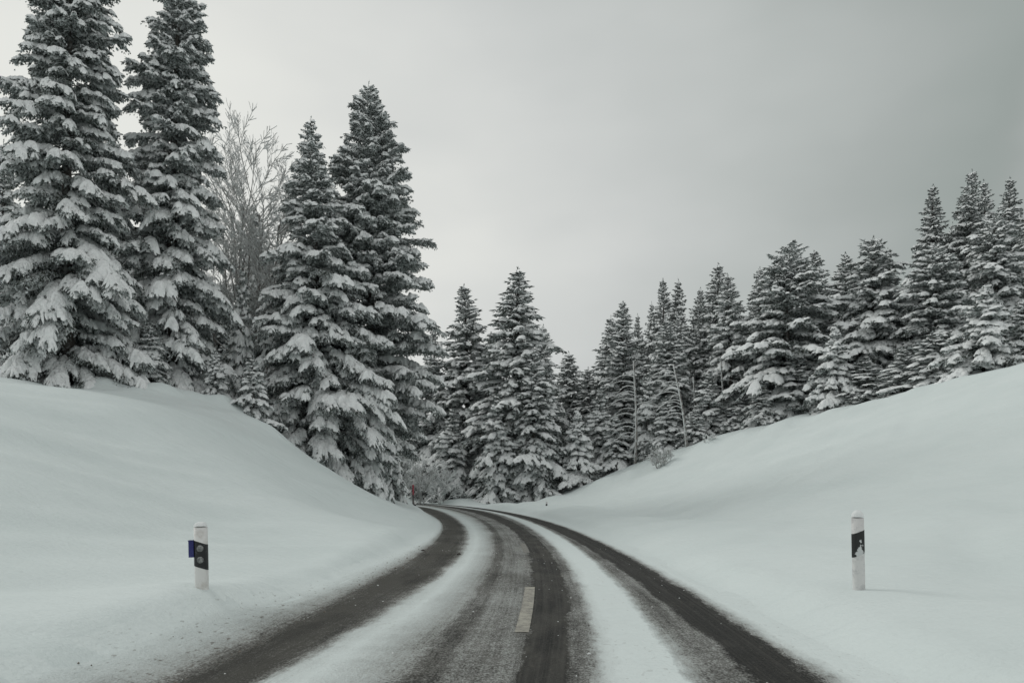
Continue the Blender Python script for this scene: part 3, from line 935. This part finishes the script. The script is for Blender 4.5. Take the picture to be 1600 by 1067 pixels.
# ------------------------------------------------------------------ road
def road_mat():
    m, nt, N, L, B = new_mat('winter_road')
    uv = N.new('ShaderNodeUVMap'); uv.uv_map = 'road'
    sep = N.new('ShaderNodeSeparateXYZ'); L.new(uv.outputs[0], sep.inputs[0])
    u, v = sep.outputs[0], sep.outputs[1]

    def vec(su, sv):
        c = N.new('ShaderNodeCombineXYZ')
        L.new(n_math(N, L, 'MULTIPLY', u, su), c.inputs[0]); L.new(n_math(N, L, 'MULTIPLY', v, sv), c.inputs[1])
        return c.outputs[0]
    warp = n_noise(N, L, vec(2.5, .9), 1.0, 5, .65)
    warp2 = n_noise(N, L, vec(14, 6), 1.0, 4, .65)
    uw = n_math(N, L, 'ADD', u, n_math(N, L, 'ADD', n_math(N, L, 'MULTIPLY', n_math(N, L, 'SUBTRACT', warp.outputs[0], .5), .22),
                                       n_math(N, L, 'MULTIPLY', n_math(N, L, 'SUBTRACT', warp2.outputs[0], .5), .16)))
    # bare-road fraction across the lane (0 snow .. 1 wet asphalt)
    prof = [(-3.2, 0), (-2.60, .02), (-2.35, .13), (-2.10, .40), (-1.98, .76), (-1.80, .90), (-1.45, .86), (-1.36, .60), (-1.25, .12), (-1.05, .05), (-.78, .20), (-.56, .42),
            (-.46, .68), (-.34, .72), (-.22, .52), (-.05, .58), (.06, .52), (.22, .60), (.27, 1.0), (.42, .97), (.55, 1.0), (.60, .66), (.74, .55), (.84, .10),
            (.98, 0), (1.30, .0), (1.42, .50), (1.55, .62), (1.68, .56), (1.76, .96), (1.93, 1.0), (1.96, .84), (2.00, .97), (2.14, .88), (2.20, .50), (2.30, .10), (2.45, 0), (3.2, 0)]
    fc = N.new('ShaderNodeFloatCurve')
    cu = fc.mapping.curves[0]
    nrm_ = lambda t: (t + 3.2) / 6.4
    cu.points[0].location = (0, 0); cu.points[1].location = (1, 0)
    for t, val in prof[1:-1]:
        cu.points.new(nrm_(t), val)
    for p_ in cu.points: p_.handle_type = 'VECTOR'
    fc.mapping.update()
    L.new(n_range(N, L, uw, -3.2, 3.2), fc.inputs['Value'])
    A_ = fc.outputs[0]
    # along-track streaks and grain
    streak = n_noise(N, L, vec(26, .35), 1.0, 4, .6)
    grain = n_noise(N, L, vec(60, 34), 1.0, 3, .7)
    grain2 = n_noise(N, L, vec(15, 9), 1.0, 5, .7)
    patch = n_noise(N, L, vec(1.2, .5), 1.0, 4, .6)
    amp = n_math(N, L, 'MULTIPLY', n_math(N, L, 'MULTIPLY', A_, n_math(N, L, 'SUBTRACT', 1.12, A_)), 4.0)
    nz = n_math(N, L, 'ADD', n_math(N, L, 'MULTIPLY', n_math(N, L, 'SUBTRACT', streak.outputs[0], .5), .30),
                n_math(N, L, 'ADD', n_math(N, L, 'MULTIPLY', n_math(N, L, 'SUBTRACT', grain.outputs[0], .5), 1.1),
                       n_math(N, L, 'ADD', n_math(N, L, 'MULTIPLY', n_math(N, L, 'SUBTRACT', grain2.outputs[0], .5), .55),
                              n_math(N, L, 'MULTIPLY', n_math(N, L, 'SUBTRACT', patch.outputs[0], .5), .4))))
    A2 = n_math(N, L, 'MULTIPLY_ADD', nz, amp, A_, clamp=True)
    # dirt crumbs thrown on the snow beside the left track and between the tracks
    cr_ = n_noise(N, L, vec(20, 9), 1.0, 2, .5)
    cz = n_noise(N, L, vec(2.0, 1.2), 1.0, 3, .6)
    zone = n_math(N, L, 'ADD', n_range(N, L, u, -3.0, -2.3, 0, 1), 0.0)
    zone = n_math(N, L, 'MULTIPLY', zone, n_range(N, L, u, -2.0, -1.9, 1, .25))
    crumbs = n_math(N, L, 'MULTIPLY', n_range(N, L, n_math(N, L, 'ADD', cr_.outputs[0], n_math(N, L, 'MULTIPLY', cz.outputs[0], .35)), .82, .90), zone)
    tint = n_noise(N, L, vec(3, .8), 1.0, 3, .6)
    asph = n_mix(N, L, n_range(N, L, n_math(N, L, 'ADD', n_math(N, L, 'MULTIPLY', u, .10), tint.outputs[0]), .30, .60), (.080, .078, .068), (.018, .018, .017))
    tread = n_noise(N, L, vec(38, .12), 1.0, 3, .7)
    grit = n_noise(N, L, vec(45, 30), 1.0, 3, .8)
    tf = n_math(N, L, 'ADD', n_math(N, L, 'MULTIPLY', tread.outputs[0], .6), n_math(N, L, 'MULTIPLY', grit.outputs[0], .5))
    asph = n_mix(N, L, n_range(N, L, tf, .46, .86), asph, (.105, .102, .092))
    slush = n_mix(N, L, n_range(N, L, patch.outputs[0], .35, .65), (.43, .435, .415), (.34, .345, .325))
    r1 = n_mix(N, L, n_range(N, L, A2, .0, .55), SNOW, slush)
    r2_ = n_mix(N, L, n_range(N, L, A2, .42, .86), r1, asph)
    col = n_mix(N, L, n_math(N, L, 'MULTIPLY', crumbs, .75), r2_, (.17, .15, .125))
    L.new(col, B.inputs['Base Color'])
    rough = n_range(N, L, A2, .5, 1.0, .8, .62)
    L.new(rough, B.inputs['Roughness'])
    B.inputs['Specular IOR Level'].default_value = .12
    hh = n_math(N, L, 'ADD', n_math(N, L, 'MULTIPLY', A2, -.012), n_math(N, L, 'MULTIPLY', grain.outputs[0], .005))
    bp = N.new('ShaderNodeBump'); bp.inputs['Strength'].default_value = .8; bp.inputs['Distance'].default_value = 1.0
    tcs = N.new('ShaderNodeTexCoord')
    mps = N.new('ShaderNodeMapping'); mps.inputs['Scale'].default_value = (.6, 2.2, 1); mps.inputs['Rotation'].default_value = (0, 0, .5)
    L.new(tcs.outputs['Object'], mps.inputs[0])
    s1 = n_noise(N, L, mps.outputs[0], 1.4, 5, .55); s2_ = n_noise(N, L, tcs.outputs['Object'], 22, 3, .6)
    snowh = n_math(N, L, 'MULTIPLY_ADD', s1.outputs[0], .09, n_math(N, L, 'MULTIPLY', s2_.outputs[0], .012))
    hh = n_math(N, L, 'ADD', hh, n_math(N, L, 'MULTIPLY', snowh, n_math(N, L, 'SUBTRACT', 1.0, A2, clamp=True)))
    L.new(hh, bp.inputs['Height']); L.new(bp.outputs[0], B.inputs['Normal'])
    return m, (asph,)


M_ROAD, _ = road_mat()


def cl_frame(i):
    t = CL[min(i + 1, len(CL) - 1)] - CL[max(i - 1, 0)]
    t = t / np.linalg.norm(t)
    return t, np.array([t[1], -t[0]])


UE = np.concatenate([[-3.2, -2.85], U, [2.6, 3.0]])
nb_ = len(back)
# lateral offsets of each guide at each measured station, as plain offsets from the centre line
off_first = None
RV = []; RU = []
offs = []
for i in range(len(CL)):
    t, nr = cl_frame(i)
    if nb_ <= i < nb_ + len(cen):
        g = sm[i - nb_] - cen[i - nb_][0]
        g = g * nr[0]
        offs.append(g)
    else:
        offs.append(None)
for i in range(len(CL)):
    if i < nb_: offs[i] = offs[nb_]
    elif i >= nb_ + len(cen): offs[i] = offs[nb_ + len(cen) - 1]
CT = []
for i in range(len(CL)):
    t, nr = cl_frame(i)
    g = np.maximum.accumulate(offs[i])
    wv1, wv2 = .16 * vnoise(CLs[i] * .8, 3., 1), .16 * vnoise(CLs[i] * .8, 9., 2)
    gl = np.concatenate([[g[0] - .50 + wv1, g[0] - .25], g, [g[-1] + .22, g[-1] + .46 + wv2]])
    for k, (o_, u_) in enumerate(zip(gl, UE)):
        p_ = CL[i] + nr * o_
        RV.append((p_[0], p_[1], .004)); RU.append((u_, CLs[i]))
nk = len(UE)
ii = np.arange(len(CL) - 1)[:, None] * nk; jj = np.arange(nk - 1)[None]
rq = np.stack([ii + jj, ii + jj + 1, ii + nk + jj + 1, ii + nk + jj], -1).reshape(-1, 4)
RV = np.array(RV)
# ride just above the ground sheet
zt = hgt(RV[:, 0], RV[:, 1])
RV[:, 2] = np.maximum(zt, 0) + .006
_k = np.arange(len(RV)) % nk
RV[(_k == 0) | (_k == nk - 1), 2] -= .035
rme = mesh_np('road', RV, [rq], [M_ROAD], True)
uvl = rme.uv_layers.new(name='road')
lv = np.zeros(len(rme.loops), dtype=np.int32); rme.loops.foreach_get('vertex_index', lv)
uvl.data.foreach_set('uv', np.array(RU, dtype=np.float32)[lv].ravel())
road = obj('road', rme)
tag(road, 'asphalt road curving left with wheel tracks worn through the snow', 'road', kind='structure')

# centre-line dashes (thin worn paint sheets above the road)
def paint_mat():
    m, nt, N, L, B = new_mat('worn_road_paint')
    tc = N.new('ShaderNodeTexCoord')
    a = n_noise(N, L, tc.outputs['Object'], 30, 5, .75)
    b = n_noise(N, L, tc.outputs['Object'], 6, 3, .6)
    s = n_math(N, L, 'ADD', n_math(N, L, 'MULTIPLY', a.outputs[0], .6), n_math(N, L, 'MULTIPLY', b.outputs[0], .4))
    col = n_mix(N, L, n_range(N, L, s, .40, .60), (.17, .165, .15), (.42, .405, .34))
    L.new(col, B.inputs['Base Color']); B.inputs['Roughness'].default_value = .7
    return m


M_PAINT = paint_mat()
M_PAINT2 = plain('snowed_road_paint', (.15, .147, .135), .7, (.25, .245, .22), 20, .4, .65)


def guide_pt(d, k):
    """point on guide k at camera distance d (along y)"""
    return np.array([np.interp(d, dd, sm[:, k]), d])


for (d0, d1) in ((CH * F / (989 - YH), CH * F / (918 - YH)), (CH * F / (864 - YH), CH * F / (849 - YH))):
    ds = np.linspace(d0, d1, 9)
    V = []
    for d in ds:
        p0 = guide_pt(d, 4); p1 = guide_pt(d, 5); z_ = .012
        w_ = (p1 - p0) / np.linalg.norm(p1 - p0) * .125
        V += [(p1[0] - w_[0], p1[1], z_), (p1[0], p1[1], z_)]
    k_ = np.arange(len(ds) - 1)[:, None] * 2
    me = mesh_np('centre_marking', V, [np.hstack([k_, k_ + 1, k_ + 3, k_ + 2])], [M_PAINT if d0 < 10 else M_PAINT2])
    tag(obj('road_marking', me), 'pale worn centre dash on the road', 'road marking', kind='structure')

# ------------------------------------------------------------------ delineator posts
M_POST = plain('white_plastic', (.74, .74, .72), .5, (.52, .50, .46), 7, .50, .72)
M_BLACK = plain('black_band', (.012, .013, .014), .35, (.10, .11, .11), 30, .60, .75)
M_BLACK_S, _nt, _N, _L, _B = new_mat('snow_spattered_band')
_tc = _N.new('ShaderNodeTexCoord'); _sp = _N.new('ShaderNodeSeparateXYZ'); _L.new(_tc.outputs['Generated'], _sp.inputs[0])
_a = n_noise(_N, _L, _tc.outputs['Object'], 26, 5, .7)
_mid = n_math(_N, _L, 'SUBTRACT', 1.0, n_math(_N, _L, 'MULTIPLY', n_math(_N, _L, 'ABSOLUTE', n_math(_N, _L, 'SUBTRACT', _sp.outputs[0], .56)), 2.2))
_f = n_math(_N, _L, 'ADD', n_math(_N, _L, 'MULTIPLY', _mid, .55), n_math(_N, _L, 'MULTIPLY', n_math(_N, _L, 'SUBTRACT', .82, _sp.outputs[2]), .85))
_f = n_math(_N, _L, 'ADD', _f, n_math(_N, _L, 'MULTIPLY', n_math(_N, _L, 'SUBTRACT', _a.outputs[0], .5), 1.3))
_L.new(n_mix(_N, _L, n_range(_N, _L, _f, .74, .82), (.013, .014, .014), (.56, .58, .58)), _B.inputs['Base Color'])
_B.inputs['Roughness'].default_value = .6
M_POST_S = plain('snow_plastered_plastic', (.66, .66, .65), .7, (.44, .45, .45), 11, .50, .68)
M_REFL = plain('clouded_reflector', (.13, .135, .135), .25, (.30, .31, .30), 40, .45, .6)
M_BLUE = plain('blue_reflector', (.012, .014, .12), .3, (.03, .035, .16), 20, .4, .6)
M_RED = plain('red_paint', (.42, .045, .07), .5, (.30, .05, .07), 8, .4, .6)
M_DARKPOLE = plain('dark_wood_pole', (.06, .05, .05), .7, (.12, .10, .10), 8, .4, .6)


def post_profile(w=.12, dp=.10, n_=14):
    """rounded triangular section of a German roadside post; flat-ish face towards -y"""
    pts_ = []
    for a in np.linspace(0, 2 * math.pi, n_, endpoint=False):
        c, s = math.cos(a), math.sin(a)
        e = .55
        x_ = w / 2 * math.copysign(abs(c) ** e, c); y_ = dp / 2 * math.copysign(abs(s) ** .8, s)
        if y_ > 0: x_ *= 1 - .45 * (y_ / (dp / 2))
        pts_.append((x_, y_))
    return np.array(pts_)


def extrude_sec(mb, sec, z0f, z1f, infl=0., rows_=2, capt=True):
    s = sec * (1 + infl)
    n_ = len(s)
    rws = []
    for k in range(rows_ + 1):
        t = k / rows_
        rws.append(np.column_stack([s, (1 - t) * z0f(s) + t * z1f(s)]))
    V = np.vstack(rws)
    q = []
    for k in range(rows_):
        for j in range(n_):
            j2 = (j + 1) % n_
            q.append((k * n_ + j, k * n_ + j2, (k + 1) * n_ + j2, (k + 1) * n_ + j))
    t = []
    if capt:
        c = V[-n_:].mean(0); V = np.vstack([V, c])
        t = [(len(V) - 1, rows_ * n_ + j, rows_ * n_ + (j + 1) % n_) for j in range(n_)]
    mb.add(V, q, t)


def delineator(px, base_y, top_y, d, label, tilt_dir, rot=0., blue=False, snowy=False, cap_snow=.03, tilt=(0, 0), refl=True):
    x = (px - CX) / F * d
    zt_ = CH - (top_y - YH) / F * d
    z0 = min(hz(x, d), CH - (base_y - YH) / F * d)
    Hh = zt_ - z0
    e = bpy.data.objects.new('delineator_post', None)
    e.location = (x, d, z0); e.rotation_euler = (tilt[0], tilt[1], rot)
    COL.objects.link(e); tag(e, label, 'road post', 'white and black roadside delineator posts')
    sec = post_profile()
    mb = MB()
    extrude_sec(mb, sec, lambda s: np.full(len(s), -.3), lambda s: Hh - .035 - .0 * s[:, 0] + .10 * s[:, 1], 0, 3)
    obj('post_body', mb.build('post_body', [M_POST_S if snowy else M_POST], True), e)
    sl = .35 * tilt_dir
    bt = Hh - .175; bb = bt - .235
    mb = MB()
    extrude_sec(mb, sec, lambda s: bb + sl * s[:, 0], lambda s: bt + sl * s[:, 0], .035, 2, False)
    band = obj('black_band', mb.build('black_band', [M_BLACK_S if snowy else M_BLACK], False), e)
    if refl:
        for k, zc in enumerate((bt - .055, bb + .075)):
            mb = MB()
            mb.tube([(0, -.052, zc), (0, -.060, zc), (0, -.063, zc)], [.030, .030, .022], 16)
            obj('reflector', mb.build('reflector', [M_REFL], False), band)
    if blue:
        mb = MB()
        mb.box(-.102, -.058, -.045, .03, bt - .135, bt + .015)
        mb.box(-.106, -.062, -.049, .034, bt + .015, bt + .021)
        obj('wildlife_reflector', mb.build('wildlife_reflector', [M_BLUE], False), e)
    mb = MB()
    th = np.linspace(0, math.pi / 2, 5)
    n_ = 14
    V = []
    for a in th:
        s = sec * (1.02 * math.cos(a) + .001)
        V.append(np.column_stack([s, np.full(n_, Hh - .04) + .012 + cap_snow * 1.4 * math.sin(a)]))
    V = np.vstack(V)
    q = [(k * n_ + j, k * n_ + (j + 1) % n_, (k + 1) * n_ + (j + 1) % n_, (k + 1) * n_ + j) for k in range(4) for j in range(n_)]
    mb.add(V, q)
    obj('snow_cap', mb.build('snow_cap', [M_TSNOW], True), e)
    return e


delineator(315.5, 912, 817, 7.1, 'white roadside post with slanted black band, two round reflectors and a blue side box', -1, rot=.22, blue=True, tilt=(0, -.02))
delineator(1341.5, 914, 803, 7.7, 'white roadside post on the right verge, its black band half plastered with snow', 1, snowy=True, refl=False, cap_snow=.05, tilt=(0, -.02))
delineator(853.5, 798, 783, 52, 'small distant snow-plastered roadside post on the outer verge of the bend', 1, snowy=True, refl=False, tilt=(0, .05))
delineator(648.5, 797, 783, 47, 'small distant roadside post at the inner edge of the bend beneath the red pole', -1, rot=.4, refl=False)
delineator(662, 783, 774, 66, 'tiniest roadside post, beyond the bend between the red pole and the bush', 1, snowy=True, refl=False)

# snow pole
x, d = (645.5 - CX) / F * 49, 49
z0 = hz(x, d); zt_ = CH - (757 - YH) / F * d
e = bpy.data.objects.new('snow_pole', None); e.location = (x, d, z0 - .05); COL.objects.link(e)
tag(e, 'thin red-topped snow marker pole at the bend', 'marker pole')
hh = zt_ - z0 + .05
mb = MB(); mb.tube([(0, 0, 0), (0, 0, hh * .5)], [.05, .048], 10); obj('lower_pole', mb.build('lower_pole', [M_DARKPOLE], False), e)
mb = MB(); mb.tube([(0, 0, hh * .5), (0, 0, hh * .98), (0, 0, hh)], [.055, .052, .02], 10); obj('red_top', mb.build('red_top', [M_RED], False), e)

# snow-covered boulder under the twin spruces
x, y, z = spot(503, 35.2)
r = np.random.RandomState(8)
th, ph = np.meshgrid(np.linspace(0, 2 * math.pi, 17)[:-1], np.linspace(-1.2, 1.57, 9))
rr = 1 + .12 * np.sin(3 * th + ph) + .07 * np.cos(5 * th)
V = np.stack([.42 * rr * np.sign(np.cos(th)) * np.abs(np.cos(th)) ** .7 * np.cos(ph), .4 * rr * np.sin(th) * np.cos(ph), .38 + .42 * np.sin(ph)], -1).reshape(-1, 3)
q = [(k * 16 + j, k * 16 + (j + 1) % 16, (k + 1) * 16 + (j + 1) % 16, (k + 1) * 16 + j) for k in range(8) for j in range(16)]
bo = obj('boulder', mesh_np('boulder', V, [np.array(q)], [plain('snowy_rock', (.30, .31, .31), .85, (.62, .65, .65), 3, .4, .6)], True), loc=(x, y, z - .05))
tag(bo, 'rounded snow-dusted boulder in the shade beneath the twin spruces', 'boulder')

# crumbs of dirt and ice on the road and its left edge
def crumbs(name, label, count, seed, mat, usel, size):
    r = np.random.RandomState(seed)
    mb = MB()
    for k in range(count):
        d = r.uniform(4.6, 17) ** 1.0; u_ = usel(r)
        xs = np.interp(u_, U, [np.interp(d, dd, sm[:, g]) for g in range(len(U))])
        if u_ < U[0]: xs = np.interp(d, dd, sm[:, 0]) + (u_ - U[0])
        s = r.uniform(*size) * (1 if r.rand() < .9 else 1.8)
        z = hz(xs, d) + .006 + s * .25 if count < 60 else None
        if z is None: z = ZC(xs, d) + .004 + s * .2
        v = np.array([[1, 0, 0], [-.5, .8, 0], [-.6, -.8, 0], [.1, 0, .7], [0, .1, -.5]]) * s * r.uniform(.6, 1.3, (5, 3))
        a = r.rand() * 6.28; c, s_ = math.cos(a), math.sin(a)
        v = v @ np.array([[c, s_, 0], [-s_, c, 0], [0, 0, 1]]) + np.array([xs, d, z])
        mb.add(v, None, [(0, 1, 3), (1, 2, 3), (2, 0, 3), (1, 0, 4), (2, 1, 4), (0, 2, 4)])
    o = obj(name, mb.build(name, [mat]))
    tag(o, label, 'debris', kind='stuff')


def ZC(xq, yq):
    jx = np.clip(np.searchsorted(gx, xq) - 1, 0, nx - 2); jy = np.clip(np.searchsorted(gy, yq) - 1, 0, ny - 2)
    fx = (xq - gx[jx]) / (gx[jx + 1] - gx[jx]); fy = (yq - gy[jy]) / (gy[jy + 1] - gy[jy])
    return float((ZZ[jy, jx] * (1 - fx) + ZZ[jy, jx + 1] * fx) * (1 - fy) + (ZZ[jy + 1, jx] * (1 - fx) + ZZ[jy + 1, jx + 1] * fx) * fy)


crumbs('dirt_crumbs', 'brown grit and dirt thrown onto the snow beside the left wheel track', 520, 3, plain('dirt', (.13, .115, .095), .9, (.25, .23, .2), 30),
       lambda r: -1.9 - min(abs(r.normal()) * .26, .62), (.004, .012))
crumbs('ice_crumbs', 'loose lumps of ice and snow lying on the road', 160, 4, M_TSNOW, lambda r: r.uniform(-2.2, 2.2), (.005, .012))
for (px, py, lab) in ((661, 861, 'small dark clod lying on the snow left of the left wheel track'), (717, 867, 'small dark clod on the right rim of the left wheel track')):
    d = CH * F / (py - YH)
    x = (px - CX) / F * d
    r = np.random.RandomState(px)
    mb = MB(); v = np.array([[1, 0, 0], [0, .8, .1], [-1, 0, 0], [0, -.8, .1], [.1, 0, .7], [.5, .5, .45], [-.5, -.4, .5]]) * .05
    mb.add(v, None, [(0, 1, 5), (1, 4, 5), (0, 5, 4), (1, 2, 4), (2, 3, 6), (3, 4, 6), (2, 6, 4), (3, 0, 4)])
    tag(obj('dirt_clod', mb.build('dirt_clod', [plain('dark_clod', (.05, .045, .04), .9)]), loc=(x, d, ZC(x, d) + .008)), lab, 'clod')
